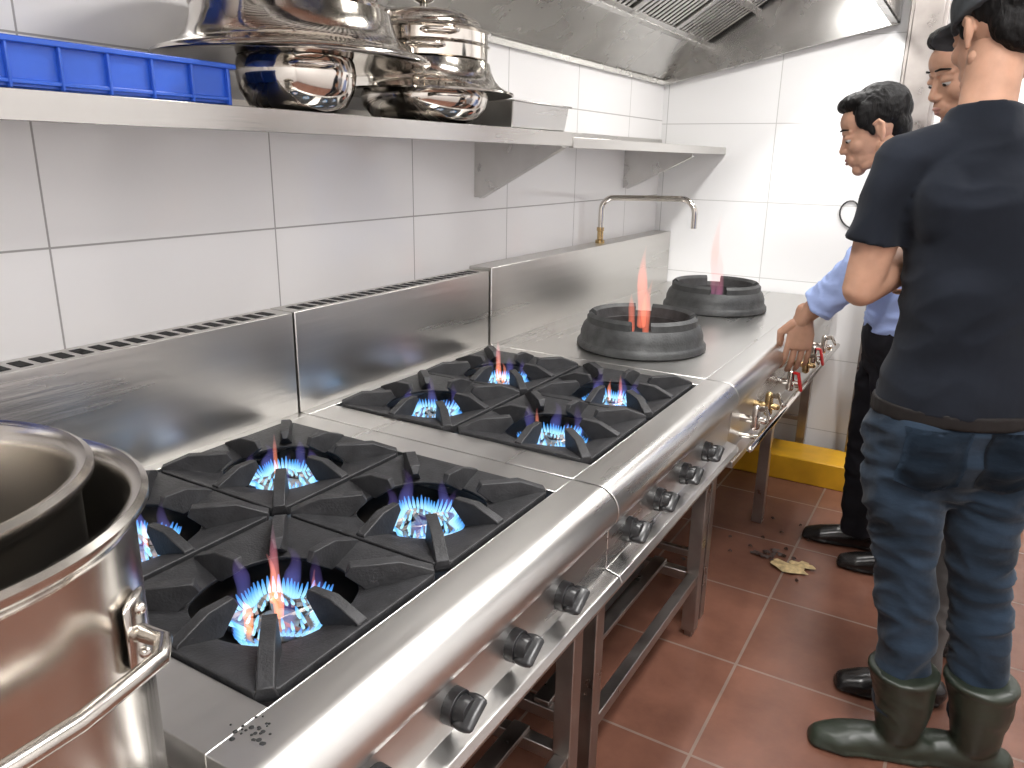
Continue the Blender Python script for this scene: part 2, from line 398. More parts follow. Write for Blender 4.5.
prism(bm, [(-0.94,0.51), (-0.65,0.51), (-0.65,0.49), (-0.94,0.49)], 'y', 1.49, 1.96)
finish('storage_bin', bm, M['black'], bevel=0.008, segs=3)

# ------------------------------------------------------------------ wok range
wr = empty('wok_range'); Y0, Y1 = 2.10, 3.79
bm = bmesh.new(); p = nose()
p += [(-0.515, 0.722), (-0.525, 0.575), (-0.500, 0.565), (-0.500, 0.545), (-0.60, 0.545)]
prism(bm, p, 'y', Y0, Y1); finish('front_rail', bm, M['steel'], wr, angle=30, bevel=0.0012)
bm = bmesh.new(); box(bm, XB, -0.60, Y0, Y1, 0.545, 0.80); finish('body', bm, M['steel'], wr, bevel=0.002)
bm = bmesh.new(); box(bm, XW+0.001, XB+0.006, Y0, Y1, 0.545, 1.055); finish('backsplash', bm, M['steel_v'], wr, bevel=0.002)
bm = bmesh.new()
for y in (2.14, 2.93, 3.72):
    for x in (-0.58, -1.30):
        box(bm, x-0.02, x+0.02, y, y+0.04, 0.0, 0.545)
box(bm, -1.314, -1.286, 2.18, 3.72, 0.19, 0.22)
for y in (2.15, 3.73): box(bm, -1.28, -0.60, y, y+0.02, 0.20, 0.222)
finish('leg_frame', bm, M['steel_dark'], wr, bevel=0.002)
def wok_ring(cx, cy, idx):
    bm = bmesh.new(); n = 72
    lathe(bm, [(0.150, 0.0), (0.208, 0.0), (0.214, 0.005), (0.213, 0.018), (0.207, 0.025), (0.203, 0.030), (0.202, 0.05), (0.194, 0.072), (0.182, 0.086), (0.150, 0.072), (0.150, 0.0)], (cx, cy, ZT), n=n)
    prof = [(0.152, 0.070), (0.184, 0.084), (0.183, 0.104), (0.172, 0.114), (0.158, 0.104), (0.152, 0.070)]
    gaps = [0.35, 0.35+math.pi*0.5, 0.35+math.pi, 0.35+math.pi*1.5]
    def open_(a): return any(abs((a-g+math.pi) % (2*math.pi)-math.pi) < 0.17 for g in gaps)
    prev = None
    for i in range(n+1):
        a = 2*math.pi*i/n
        if open_(a):
            if prev: bm.faces.new(prev[::-1])
            prev = None; continue
        cur = [bm.verts.new((cx+r*math.cos(a), cy+r*math.sin(a), ZT+z)) for r, z in prof[:-1]]
        if prev:
            for q in range(len(cur)): bm.faces.new([prev[q], prev[(q+1) % len(cur)], cur[(q+1) % len(cur)], cur[q]])
        else: bm.faces.new(cur)
        prev = cur
    if prev: bm.faces.new(prev[::-1])
    finish('wok_ring_%d' % idx, bm, M['iron_w'], wr, angle=40)
    bm = bmesh.new(); lathe(bm, [(0.149, 0.03), (0.12, 0.012), (0.05, 0.004), (0.045, 0.03), (0.0, 0.034)], (cx, cy, ZT), n=40)
    finish('burner_bowl_%d' % idx, bm, M['slot'], wr)
wok_ring(-0.910, 2.375, 1); wok_ring(-0.912, 3.21, 2)
bm = bmesh.new()
plume(bm, (-0.93, 2.42, 0.86), 0.27, 0.026, 11); plume(bm, (-0.905, 2.40, 0.84), 0.18, 0.022, 5); plume(bm, (-0.95, 2.38, 0.84), 0.13, 0.018, 8)
finish('wok_flame_1', bm, M['plume_w'], wr, angle=180)
bm = bmesh.new()
plume(bm, (-0.93, 3.24, 0.86), 0.33, 0.026, 17); plume(bm, (-0.905, 3.24, 0.84), 0.20, 0.024, 21)
finish('wok_flame_2', bm, M['plume_b'], wr, angle=180)
bm = bmesh.new()
tube(bm, [(-0.465, 2.14, 0.60), (-0.465, 3.70, 0.60)], [0.010, 0.010], (1,0,0), n=14)
for y in (2.25, 2.9, 3.6): tube(bm, [(-0.525, y, 0.60), (-0.465, y, 0.60)], [0.008, 0.008], (0,1,0), n=10)
finish('gas_pipe', bm, M['chrome'], wr)
for k, (y, lever) in enumerate([(2.22, 'b'), (2.38, 'b'), (2.70, 'r'), (2.98, 'b'), (3.12, 'r'), (3.35, 'b')]):
    bm = bmesh.new()
    tube(bm, [(-0.52, y, 0.665), (-0.45, y, 0.665)], [0.012, 0.010], (0,1,0), n=14)
    tube(bm, [(-0.475, y, 0.645), (-0.475, y, 0.70)], [0.014, 0.012], (1,0,0), n=14)
    finish('valve_%d' % (k+1), bm, M['brass'] if k in (1, 3) else M['chrome'], wr)
    bm = bmesh.new()
    if lever == 'r': tube(bm, [(-0.472, y, 0.70), (-0.450, y-0.006, 0.70), (-0.435, y-0.014, 0.645)], [(0.008,0.006), (0.010,0.006), (0.010,0.006)], (0,1,0), n=12)
    else: tube(bm, [(-0.472, y, 0.70), (-0.445, y-0.01, 0.705), (-0.425, y-0.05, 0.69)], [(0.008,0.005), (0.010,0.005), (0.008,0.005)], (0,0,1), n=12)
    finish('valve_lever_%d' % (k+1), bm, M['red'] if lever == 'r' else M['chrome'], wr)
# faucet
fa = empty('faucet')
bm = bmesh.new(); lathe(bm, [(0, 0), (0.020, 0), (0.020, 0.012), (0.013, 0.016), (0.013, 0.05), (0.016, 0.052), (0.016, 0.066), (0, 0.068)], (-1.375, 3.03, 1.0555), n=20)
finish('faucet_base', bm, M['brass'], fa)
bm = bmesh.new(); pts = [(-1.375, 3.03, 1.115), (-1.375, 3.03, 1.20)]
for a in range(0, 91, 15): pts.append((-1.375+0.045*(1-math.cos(math.radians(a))), 3.03+0.02*a/90, 1.20+0.045*math.sin(math.radians(a))))
pts.append((-1.05, 3.09, 1.25))
for a in range(15, 91, 15): pts.append((-1.05+0.06*math.sin(math.radians(a)), 3.09, 1.19+0.06*math.cos(math.radians(a))))
pts.append((-0.99, 3.09, 1.135))
tube(bm, pts, [0.0115]*len(pts), (0,1,0), n=14, dome=(False, False)); finish('faucet_spout', bm, M['chrome'], fa)

# ------------------------------------------------------------------ wall shelf
sh = empty('wall_shelf')
def shelf(y0, y1, zt, lip, nm):
    bm = bmesh.new()
    prism(bm, [(XW+0.001, zt), (-1.09, zt), (-1.09, zt-lip), (-1.105, zt-lip), (-1.105, zt-0.006), (XW+0.001, zt-0.006)], 'y', y0, y1)
    box(bm, XW+0.001, XW+0.008, y0, y1, zt, zt+0.035)
    finish(nm, bm, M['steel_v'], sh, bevel=0.001)
shelf(-0.6, 2.17, 1.475, 0.040, 'board_1'); shelf(2.175, YB-0.004, 1.462, 0.032, 'board_2')
bm = bmesh.new()
for y in (0.2, 2.13, 3.35):
    zt = 1.469 if y < 2.17 else 1.455
    prism(bm, [(XW+0.001, zt), (-1.106, zt), (-1.106, zt-0.035), (XW+0.02, 1.275), (XW+0.001, 1.275)], 'y', y, y+0.004)
    prism(bm, [(-1.106, zt-0.035), (-1.106, zt-0.039), (XW+0.02, 1.271), (XW+0.02, 1.275)], 'y', y, y+0.03)
finish('brackets', bm, M['steel'], sh)

# ------------------------------------------------------------------ hood
hd = empty('range_hood'); HY0, HY1 = 0.0, 3.775
bm = bmesh.new()
def strip(bm, p0, p1, th, y0, y1):
    d = V((p1[0]-p0[0], p1[1]-p0[1])).normalized(); n = V((-d.y, d.x))*th
    prism(bm, [p0, p1, (p1[0]+n.x, p1[1]+n.y), (p0[0]+n.x, p0[1]+n.y)], 'y', y0, y1)
strip(bm, (-1.415, 1.763), (-1.235, 1.900), 0.006, HY0, HY1)
strip(bm, (-1.415, 1.745), (-1.415, 1.765), -0.012, HY0, HY1)
strip(bm, (-0.80, 2.17), (-0.42, 2.17), 0.006, HY0, HY1)
strip(bm, (-1.235, 1.900), (-1.21, 1.905), 0.02, HY0, HY1)
strip(bm, (-0.41, 1.954), (-0.41, 2.45), 0.006, HY0, HY1)
strip(bm, (-0.445, 1.954), (-0.41, 1.954), 0.006, HY0, HY1)
for y in (HY1, HY0-0.01):
    prism(bm, [(-1.415, 1.745), (-0.41, 1.954), (-0.41, 2.45), (-1.415, 2.45)], 'y', y, y+0.01)
    prism(bm, [(-1.415, 1.745), (-0.41, 1.954), (-0.41, 1.972), (-1.415, 1.763)], 'y', y-0.03 if y > 1 else y+0.01, y if y > 1 else y+0.04)
box(bm, -1.415, -0.41, HY0, HY1, 2.44, 2.45)
finish('canopy', bm, M['steel_hood'], hd, bevel=0.001)
bm = bmesh.new(); a0 = V((-1.225, 0, 1.915)); a1 = V((-0.80, 0, 2.17)); d = (a1-a0); L = d.length; d.normalize(); nn = V((d.z, 0, -d.x))
y = HY0+0.03; k = 0
while y < HY1-0.04:
    if k % 12 in (0,): w = 0.03; h = 0.012
    else: w = 0.022; h = 0.004
    c = [a0+nn*h, a1+nn*h, a1-nn*0.004, a0-nn*0.004]
    A = [bm.verts.new((v.x, y, v.z)) for v in c]; B = [bm.verts.new((v.x, y+w, v.z)) for v in c]
    bm.faces.new(A); bm.faces.new(B[::-1])
    for i in range(4): bm.faces.new([A[i], A[(i+1) % 4], B[(i+1) % 4], B[i]])
    y += w+0.016; k += 1
for t in (0.0, 0.5, 0.96):
    s0 = a0+d*L*t; s1 = a0+d*(L*t+0.03)
    c = [s0+nn*0.012, s1+nn*0.012, s1, s0]
    prism(bm, [(v.x, v.z) for v in c], 'y', HY0, HY1)
finish('baffle_filters', bm, M['steel_hood'], hd, bevel=0.001)
bm = bmesh.new(); c = [a0-nn*0.02, a1-nn*0.02, a1-nn*0.024, a0-nn*0.024]; prism(bm, [(v.x, v.z) for v in c], 'y', HY0, HY1)
finish('filter_back', bm, M['slot'], hd)
bm = bmesh.new(); box(bm, -0.37, -0.23, 3.68, 3.798, 0, 2.798); box(bm, -0.355, -0.245, 3.665, 3.68, 0, 2.798)
finish('steel_column', bm, M['steel_dark'], bevel=0.004)
bm = bmesh.new(); box(bm, -1.2, 0.35, 3.44, 3.50, 0.0, 0.115); box(bm, -1.2, 0.35, 3.50, 3.68, 0.095, 0.105); box(bm, -1.2, -0.38, 3.70, 3.715, 0.0, 0.095)
finish('floor_kerb', bm, M['yellow'], bevel=0.006)
bm = bmesh.new(); pts = []
for i in range(26):
    t = i/25; a = t*2*math.pi*1.25
    pts.append((-0.53+0.055*math.cos(a)+0.10*t, 3.792, 1.20+0.05*math.sin(a)-0.06*t))
tube(bm, pts, [0.0035]*len(pts), (0,1,0), n=8); finish('wall_cable', bm, M['black'])

# ------------------------------------------------------------------ pots
def stack(name, cx, cy, parts):
    root = empty(name)
    for nm, prof, extra in parts:
        bm = bmesh.new(); lathe(bm, prof, (cx, cy, 0), n=96)
        if extra: extra(bm)
        finish(nm, bm, M['chrome'], root, angle=50)
    return root
ZS = 1.476
def loop_handle(bm, c, ang, z, r0, w=0.04, out=0.03, rad=0.004):
    d = V((math.cos(ang), math.sin(ang), 0)); p = V((-d.y, d.x, 0)); c = V((c[0], c[1], z))
    pts = [c+d*(r0-0.004)-p*w, c+d*(r0+out*0.7)-p*w*0.95, c+d*(r0+out)-p*w*0.6, c+d*(r0+out)+p*w*0.6, c+d*(r0+out*0.7)+p*w*0.95, c+d*(r0-0.004)+p*w]
    tube(bm, pts, [rad]*6, (0,0,1), n=10)
c1 = (-1.160, 1.130); c2 = (-1.20, 1.585)
stack('cooking_pot', *c1, [
    ('pot_body', [(0, ZS), (0.070, ZS), (0.092, ZS+0.012), (0.107, ZS+0.038), (0.112, ZS+0.068), (0.109, ZS+0.090), (0.106, ZS+0.096), (0.104, ZS+0.09), (0.107, ZS+0.07), (0.0, ZS+0.02)], lambda bm: loop_handle(bm, c1, -0.5, ZS+0.078, 0.110)),
    ('wide_bowl', [(0.104, ZS+0.097), (0.14, ZS+0.096), (0.20, ZS+0.092), (0.246, ZS+0.088), (0.255, ZS+0.090), (0.254, ZS+0.095), (0.246, ZS+0.100), (0.225, ZS+0.107), (0.205, ZS+0.119), (0.192, ZS+0.136), (0.184, ZS+0.158), (0.180, ZS+0.176), (0.184, ZS+0.180), (0.176, ZS+0.186), (0.0, ZS+0.186)], None),
    ('steamer_tier', [(0.0, ZS+0.188), (0.140, ZS+0.188), (0.156, ZS+0.196), (0.160, ZS+0.24), (0.167, ZS+0.246), (0.160, ZS+0.252), (0.15, ZS+0.265), (0.08, ZS+0.285), (0.0, ZS+0.29)], lambda bm: loop_handle(bm, c1, -1.0, ZS+0.222, 0.160)),
])
stack('cooking_pot', *c2, [
    ('pot_body', [(0, ZS), (0.100, ZS), (0.128, ZS+0.012), (0.148, ZS+0.035), (0.154, ZS+0.060), (0.151, ZS+0.070), (0.146, ZS+0.072), (0.0, ZS+0.02)], lambda bm: loop_handle(bm, c2, -0.6, ZS+0.056, 0.151)),
    ('wide_bowl', [(0.148, ZS+0.074), (0.18, ZS+0.070), (0.208, ZS+0.064), (0.216, ZS+0.066), (0.215, ZS+0.070), (0.205, ZS+0.074), (0.185, ZS+0.083), (0.170, ZS+0.098), (0.160, ZS+0.118), (0.156, ZS+0.136), (0.0, ZS+0.136)], None),
    ('steamer_tier', [(0.0, ZS+0.137), (0.145, ZS+0.137), (0.151, ZS+0.142), (0.151, ZS+0.168), (0.157, ZS+0.172), (0.151, ZS+0.176), (0.151, ZS+0.198), (0.158, ZS+0.203), (0.150, ZS+0.208), (0.135, ZS+0.214), (0.132, ZS+0.226), (0.10, ZS+0.244), (0.0, ZS+0.254)], lambda bm: (loop_handle(bm, c2, -0.9, ZS+0.160, 0.151), loop_handle(bm, c2, -0.7, ZS+0.190, 0.151))),
    ('lid_knob', [(0.0, ZS+0.252), (0.012, ZS+0.254), (0.010, ZS+0.266), (0.024, ZS+0.272), (0.022, ZS+0.28), (0, ZS+0.282)], None),
])
# steel pan on shelf
bm = bmesh.new()
X0, X1, PY0, PY1 = -1.37, -1.094, 1.83, 2.168
def frustum(bm, z0, z1, e0, e1):
    A = [bm.verts.new(p) for p in ((X0+e0,PY0+e0,z0), (X1-e0,PY0+e0,z0), (X1-e0,PY1-e0,z0), (X0+e0,PY1-e0,z0))]
    B = [bm.verts.new(p) for p in ((X0+e1,PY0+e1,z1), (X1-e1,PY0+e1,z1), (X1-e1,PY1-e1,z1), (X0+e1,PY1-e1,z1))]
    for i in range(4): bm.faces.new([A[i], A[(i+1) % 4], B[(i+1) % 4], B[i]])
    return A, B
A, B = frustum(bm, ZS+0.001, ZS+0.066, 0.016, 0.008); bm.faces.new(A[::-1])
A2, B2 = frustum(bm, ZS+0.066, ZS+0.071, 0.0, 0.0); bm.faces.new(B2)
bm.faces.new(A2[::-1])
finish('steel_pan', bm, M['steel'], bevel=0.003)
def crate(x0, x1, y0, y1, z0, h):
    bm = bmesh.new(); t = 0.004
    box(bm, x0, x1, y0, y1, z0, z0+t)
    box(bm, x0, x0+t, y0, y1, z0, z0+h); box(bm, x1-t, x1, y0, y1, z0, z0+h); box(bm, x0, x1, y0, y0+t, z0, z0+h); box(bm, x0, x1, y1-t, y1, z0, z0+h)
    e = 0.010
    box(bm, x1-t, x1+e, y0-e, y1+e, z0+h-0.008, z0+h); box(bm, x0-e*0.5, x0+t, y0-e, y1+e, z0+h-0.008, z0+h)
    box(bm, x0, x1, y0-e, y0+t, z0+h-0.008, z0+h); box(bm, x0, x1, y1-t, y1+e, z0+h-0.008, z0+h)
    box(bm, x1, x1+0.006, y0, y1, z0+0.006, z0+0.012)
    n = int((y1-y0)/0.066)
    for i in range(n+1):
        y = y0+0.006+(y1-y0-0.012)*i/n; box(bm, x1, x1+0.008, y-0.002, y+0.002, z0, z0+h-0.004)
    n = 4
    for i in range(n+1):
        x = x0+0.006+(x1-x0-0.012)*i/n; box(bm, x-0.002, x+0.002, y1, y1+0.008, z0, z0+h-0.004)
    return finish('plastic_crate', bm, M['blue'], bevel=0.0015)
crate(-1.375, -1.108, 0.36, 0.925, ZS, 0.064)
crate(-1.385, -1.108, -0.26, 0.33, ZS, 0.064)

# ------------------------------------------------------------------ work table + stockpots (left foreground)
bm = bmesh.new(); box(bm, -1.30, -0.42, -0.55, 0.385, 0.735, 0.765)
for x in (-1.28, -0.46):
    for y in (-0.53, 0.345): box(bm, x, x+0.03, y, y+0.03, 0, 0.735)
box(bm, -1.28, -0.43, -0.53, 0.375, 0.20, 0.215)
finish('work_table', bm, M['steel'], bevel=0.003)
def stockpot(cx, cy, zb, R, H, hang, tilt=None):
    bm = bmesh.new()
    prof = [(0, 0), (R*0.93, 0), (R*0.965, 0.01), (R*0.975, H-0.016), (R*0.985, H-0.010), (R+0.003, H-0.006), (R+0.008, H), (R+0.008, H+0.005), (R+0.003, H+0.008), (R-0.003, H+0.006), (R-0.007, H), (R-0.010, H-0.010), (R-0.012, 0.012), (0, 0.008)]
    lathe(bm, prof, (0, 0, 0), n=96)
    for ang in hang:
        d = V((math.cos(ang), math.sin(ang), 0)); p = V((-d.y, d.x, 0)); z = V((0,0,H-0.09)); r0 = R*0.975
        w = 0.085; rc = math.sqrt(max(r0*r0-w*w, 0.0001))
        tube(bm, [d*(rc-0.002)+p*w+z, d*(rc+0.030)+p*w+z, d*(r0+0.022)+p*w*0.80+z, d*(r0+0.028)+z, d*(r0+0.022)-p*w*0.80+z, d*(rc+0.030)-p*w+z, d*(rc-0.002)-p*w+z], [0.0068]*7, (0,0,1), n=14)
        for s in (-1, 1):
            c = d*(rc+0.003)+p*w*s+z; nd = (d*rc+p*w*s).normalized()
            tube(bm, [c-V((0,0,0.026)), c+V((0,0,0.026))], [(0.004, 0.019)]*2, nd, n=16)
            for dz in (-0.019, 0.019): ell(bm, c+nd*0.004+V((0,0,dz)), (0.005,0.005,0.005), u=10, v=8)
    mt = Matrix.Translation(V((cx, cy, zb))) @ (tilt or Matrix.Identity(4)); bm.transform(mt)
    return finish('stockpot', bm, M['potsteel'], angle=40)
stockpot(-0.625, 0.182, 0.766, 0.170, 0.380, [0.12, 0.12+math.pi])
stockpot(-0.633, 0.177, 0.778, 0.143, 0.390, [])

# floor litter
bm = bmesh.new()
def leafy(bm, cx, cy, r, seed, z=0.004):
    rnd = random.Random(seed); n = 14; c = bm.verts.new((cx, cy, z+0.012)); ring = []
    for i in range(n):
        a = 2*math.pi*i/n; rr = r*(0.55+0.6*rnd.random()); ring.append(bm.verts.new((cx+rr*math.cos(a)*1.3, cy+rr*math.sin(a)*0.8, z+0.010*rnd.random())))
    for i in range(n): bm.faces.new([c, ring[i], ring[(i+1) % n]])
leafy(bm, -0.385, 2.62, 0.055, 3); leafy(bm, -0.345, 2.66, 0.04, 9)
finish('crumpled_paper', bm, M['leaf'], angle=60)
bm = bmesh.new()
for i in range(18): leafy(bm, -0.47+random.gauss(0,0.045), 2.68+random.gauss(0,0.03), 0.006+0.010*random.random(), i, 0.002)
for i in range(10): leafy(bm, -0.50+random.gauss(0,0.12), 2.85+random.gauss(0,0.15), 0.004+0.005*random.random(), i+40, 0.001)
finish('food_scraps', bm, M['scrap'], angle=60)
bm = bmesh.new(); box(bm, 0.40, 0.72, 2.30, 2.75, 0.0, 0.24); box(bm, 0.39, 0.73, 2.29, 2.76, 0.24, 0.28)
finish('foam_box', bm, M['white'], bevel=0.008)

# ------------------------------------------------------------------ people
def bake(bm, voxel, it, amp=0.0, sc=10.0, floor=False, seed=0, zs=1.8, ridge=0.45):
    bmesh.ops.recalc_face_normals(bm, faces=bm.faces[:])
    me = bpy.data.meshes.new('tmp'); bm.to_mesh(me); bm.free()
    o = bpy.data.objects.new('tmp', me); scene.collection.objects.link(o)
    m = o.modifiers.new('r', 'REMESH'); m.mode = 'VOXEL'; m.voxel_size = voxel
    if it:
        s = o.modifiers.new('s', 'SMOOTH'); s.factor = 0.5; s.iterations = it
    dg = bpy.context.evaluated_depsgraph_get(); dg.update()
    out = bpy.data.meshes.new_from_object(o.evaluated_get(dg))
    bpy.data.objects.remove(o); bpy.data.meshes.remove(me)
    if amp:
        nor = [v.normal.copy() for v in out.vertices]
        for v, n in zip(out.vertices, nor):
            c = v.co*sc+V((seed, seed*2, 0)); w0 = noise.noise(V((c.x, c.y, c.z*zs+noise.noise(c*0.5)*1.5)))
            w = ridge*((1-abs(w0)*2.2)-0.5)+(1-ridge)*noise.noise(V((c.x*0.6+9, c.y*0.6, c.z*zs*0.7)))*1.2
            v.co += n*amp*w
    if floor:
        for v in out.vertices: v.co.z = max(v.co.z, 0.001)
    return out
def assemble(name, meshes):
    bm = bmesh.new(); mats = []
    for me, mat in meshes:
        if mat not in mats: mats.append(mat)
        k = len(bm.faces); bm.from_mesh(me); bm.faces.ensure_lookup_table()
        for f in bm.faces[k:]: f.material_index = mats.index(mat); f.smooth = True
        bpy.data.meshes.remove(me)
    me = bpy.data.meshes.new(name); bm.to_mesh(me); bm.free()
    for m in mats: me.materials.append(m)
    o = bpy.data.objects.new(name, me); scene.collection.objects.link(o); return o
def raw(bm):
    bmesh.ops.recalc_face_normals(bm, faces=bm.faces[:])
    me = bpy.data.meshes.new('t'); bm.to_mesh(me); bm.free(); return me
def head(center, face, scale=1.0, cap=False):
    f = V(face).normalized(); up = V((0,0,1)); r = f.cross(up).normalized(); u = r.cross(f)
    mt = Matrix(((r.x, f.x, u.x, center[0]), (r.y, f.y, u.y, center[1]), (r.z, f.z, u.z, center[2]), (0,0,0,1))) @ Matrix.Scale(scale, 4)
    out = []
    bm = bmesh.new()
    ell(bm, (0,-0.012,0.030), (0.073,0.091,0.084)); ell(bm, (0,0.026,-0.022), (0.061,0.062,0.076)); ell(bm, (0,0.036,-0.066), (0.051,0.050,0.038))
    ell(bm, (0,0.070,-0.095), (0.024,0.020,0.018)); ell(bm, (0,0.044,0.040), (0.058,0.040,0.045))
    for s in (-1, 1):
        ell(bm, (s*0.037,0.055,-0.024), (0.023,0.026,0.024)); ell(bm, (s*0.0105,0.090,-0.032), (0.0085,0.010,0.0075))
        tube(bm, [(s*0.012,0.079,0.022), (s*0.045,0.066,0.020)], [0.0075,0.007], (0,0,1), n=10)
        tube(bm, [(s*0.036,0.01,-0.085), (s*0.056,-0.002,-0.055)], [0.016,0.016], (0,0,1), n=10)
        tube(bm, [(s*0.034,0.052,-0.088), (s*0.046,0.010,-0.080)], [0.014,0.016], (0,0,1), n=10)
        tube(bm, [(s*0.074,-0.004,-0.034), (s*0.079,-0.012,-0.012), (s*0.081,-0.018,0.010), (s*0.079,-0.010,0.022), (s*0.075,0.004,0.016)], [0.006,0.007,0.007,0.006,0.005], (1,0,0), n=8)
        ell(bm, (s*0.074,-0.008,-0.005), (0.006,0.014,0.024))
        ell(bm, (s*0.031,0.0695,0.0060), (0.0165,0.0178,0.0098))
        tube(bm, [(s*0.018,0.078,-0.0095), (s*0.044,0.070,-0.0095)], [0.004,0.004], (0,0,1), n=8)
    tube(bm, [(0,0.078,0.016), (0,0.087,-0.006), (0,0.098,-0.027)], [0.0075,0.008,0.0105], (1,0,0), n=12)
    ell(bm, (0,0.083,-0.058), (0.028,0.014,0.022))
    bm.transform(mt); out.append((bake(bm, 0.003*scale, 4), M['skin']))
    bm = bmesh.new()
    tube(bm, [(-0.022,0.087,-0.0595), (-0.008,0.0960,-0.056), (0.008,0.0960,-0.056), (0.022,0.087,-0.0595)], [(0.002,0.003),(0.0042,0.0042),(0.0042,0.0042),(0.002,0.003)], (0,0,1), n=8)
    tube(bm, [(-0.019,0.088,-0.0625), (0,0.0962,-0.0660), (0.019,0.088,-0.0625)], [0.0025,0.0052,0.0025], (0,0,1), n=8)
    bm.transform(mt); out.append((raw(bm), M['lip']))
    bm = bmesh.new()
    for s in (-1, 1): ell(bm, (s*0.031,0.0725,-0.0015), (0.0120,0.0120,0.0090), u=16, v=10)
    bm.transform(mt); out.append((raw(bm), M['eye']))
    bm = bmesh.new()
    for s in (-1, 1): ell(bm, (s*0.032,0.0808,-0.0042), (0.0062,0.0048,0.0048), u=12, v=8)
    bm.transform(mt); out.append((raw(bm), M['iris']))
    bm = bmesh.new()
    for s in (-1, 1): tube(bm, [(s*0.014,0.0865,0.0310), (s*0.032,0.0835,0.0325), (s*0.050,0.069,0.027)], [(0.0022,0.002),(0.003,0.0022),(0.0015,0.0015)], (0,0,1), n=8)
    bm.transform(mt); out.append((raw(bm), M['hair']))
    bm = bmesh.new()
    ell(bm, (0,-0.028,0.048), (0.082,0.092,0.080)); ell(bm, (0,0.026,0.096), (0.062,0.052,0.028)); ell(bm, (0,-0.060,-0.006), (0.064,0.042,0.060))
    for s in (-1, 1):
        ell(bm, (s*0.064,0.010,0.045), (0.015,0.038,0.042)); ell(bm, (s*0.0690,0.012,0.008), (0.008,0.010,0.022))
    bm.transform(mt); out.append((bake(bm, 0.0035*scale, 3, amp=0.006, sc=45, zs=0.6), M['hair']))
    if cap:
        bm = bmesh.new()
        ell(bm, (0,-0.016,0.062), (0.091,0.106,0.070)); tube(bm, [(0,-0.020,0.026), (0,-0.016,0.065)], [(0.092,0.108), (0.091,0.106)], (1,0,0), n=32, dome=(False, False))
        ell(bm, (0,0.105,0.040), (0.066,0.060,0.006), rot=Matrix.Rotation(-0.2, 3, 'X'))
        bm.transform(mt); out.append((bake(bm, 0.004, 3), M['cap']))
    return out
def hand(wrist, d, n, left=True, curl=(0.35,0.5,0.4), size=1.0, thumb_in=0.5):
    w = V(wrist); d = V(d).normalized(); n = V(n); n = (n-d*n.dot(d)).normalized(); s = n.cross(d) if left else d.cross(n)
    bm = bmesh.new(); k = size
    tube(bm, [w-d*0.02*k, w+d*0.015*k, w+d*0.05*k, w+d*0.088*k], [(0.025*k,0.019*k), (0.028*k,0.018*k), (0.038*k,0.015*k), (0.039*k,0.012*k)], s, n=20)
    ell(bm, w+d*0.035*k+s*0.024*k+n*0.008*k, (0.018*k,)*3)
    for off, Ls, rr in ((0.029, (0.040,0.024,0.020), 0.0088), (0.0095, (0.044,0.028,0.021), 0.0092), (-0.0105, (0.041,0.026,0.020), 0.0087), (-0.0295, (0.032,0.020,0.018), 0.0076)):
        p = w+d*0.074*k+s*off*k; base = w+d*(0.088-abs(off)*0.12)*k+s*off*1.04*k; pts = [p, base]; a = 0
        for L, c in zip(Ls, curl):
            a += c; base = base+(d*math.cos(a)+n*math.sin(a)+s*off*1.2)*L*k; pts.append(base)
        tube(bm, pts, [rr*k, rr*k, rr*0.98*k, rr*0.9*k, rr*0.75*k], s, n=12)
    p0 = w+d*0.022*k+s*0.026*k; p1 = w+d*0.052*k+s*0.052*k+n*0.012*k; p2 = p1+(d*0.85+s*(0.5-thumb_in)+n*0.45)*0.030*k; p3 = p2+(d*0.85-s*0.25*thumb_in+n*0.5)*0.024*k
    tube(bm, [p0, p1, p2, p3], [0.014*k,0.0118*k,0.0105*k,0.0085*k], n, n=12)
    return bake(bm, 0.0022, 2)
def shoe(bm, ank, d, h=0.05, L=0.185, w=0.046):
    d = V((d[0], d[1], 0)).normalized(); s = V((-d.y, d.x, 0)); a = V((ank[0], ank[1], 0))
    tube(bm, [a-d*0.055+V((0,0,0.034)), a+V((0,0,0.040)), a+d*0.07+V((0,0,0.034)), a+d*0.13+V((0,0,0.026)), a+d*L*0.93+V((0,0,0.020))], [(0.034,0.036), (0.038,0.044), (0.042,0.038), (w,0.030), (0.036,0.022)], s, n=20)
    tube(bm, [a-d*0.060+V((0,0,0.010)), a+d*0.02+V((0,0,0.010)), a+d*0.12+V((0,0,0.010)), a+d*L+V((0,0,0.010))], [(0.036,0.012), (0.038,0.012), (w+0.004,0.012), (0.036,0.012)], s, n=20)

# ---- man A
fwA = V((-0.45,0.893,0)); LA = V((-0.893,-0.45,0))
parts = []
bm = bmesh.new()
tube(bm, [(0.020,1.900,0.888), (0.022,1.90,0.98), (0.025,1.895,1.10), (0.020,1.892,1.22), (0.004,1.892,1.32), (-0.012,1.895,1.40), (-0.020,1.90,1.46), (-0.022,1.910,1.505)],
     [(0.170,0.128), (0.158,0.120), (0.150,0.116), (0.154,0.118), (0.164,0.116), (0.140,0.098), (0.092,0.078), (0.068,0.064)], LA, n=40, dome=(False, False))
cS = V((-0.014,1.897,1.405)); lS = cS+LA*0.160; rS = cS-LA*0.160
tube(bm, [lS, cS+LA*0.08+V((0,0,0.018)), cS+V((0,0,0.025)), cS-LA*0.08+V((0,0,0.018)), rS], [0.056,0.060,0.060,0.060,0.056], (0,0,1), n=20)
lE = V((-0.200,1.842,1.135)); rE = V((0.175,2.02,1.125))
mL = lS+(lE-lS)*0.62+V((-0.004,0,0)); mR = rS+(rE-rS)*0.60
tube(bm, [lS, (lS+mL)/2, mL], [0.057,0.059,0.061], (1,0,0), n=20, dome=(True, False)); tube(bm, [rS, (rS+mR)/2, mR], [0.057,0.059,0.061], (1,0,0), n=20, dome=(True, False))
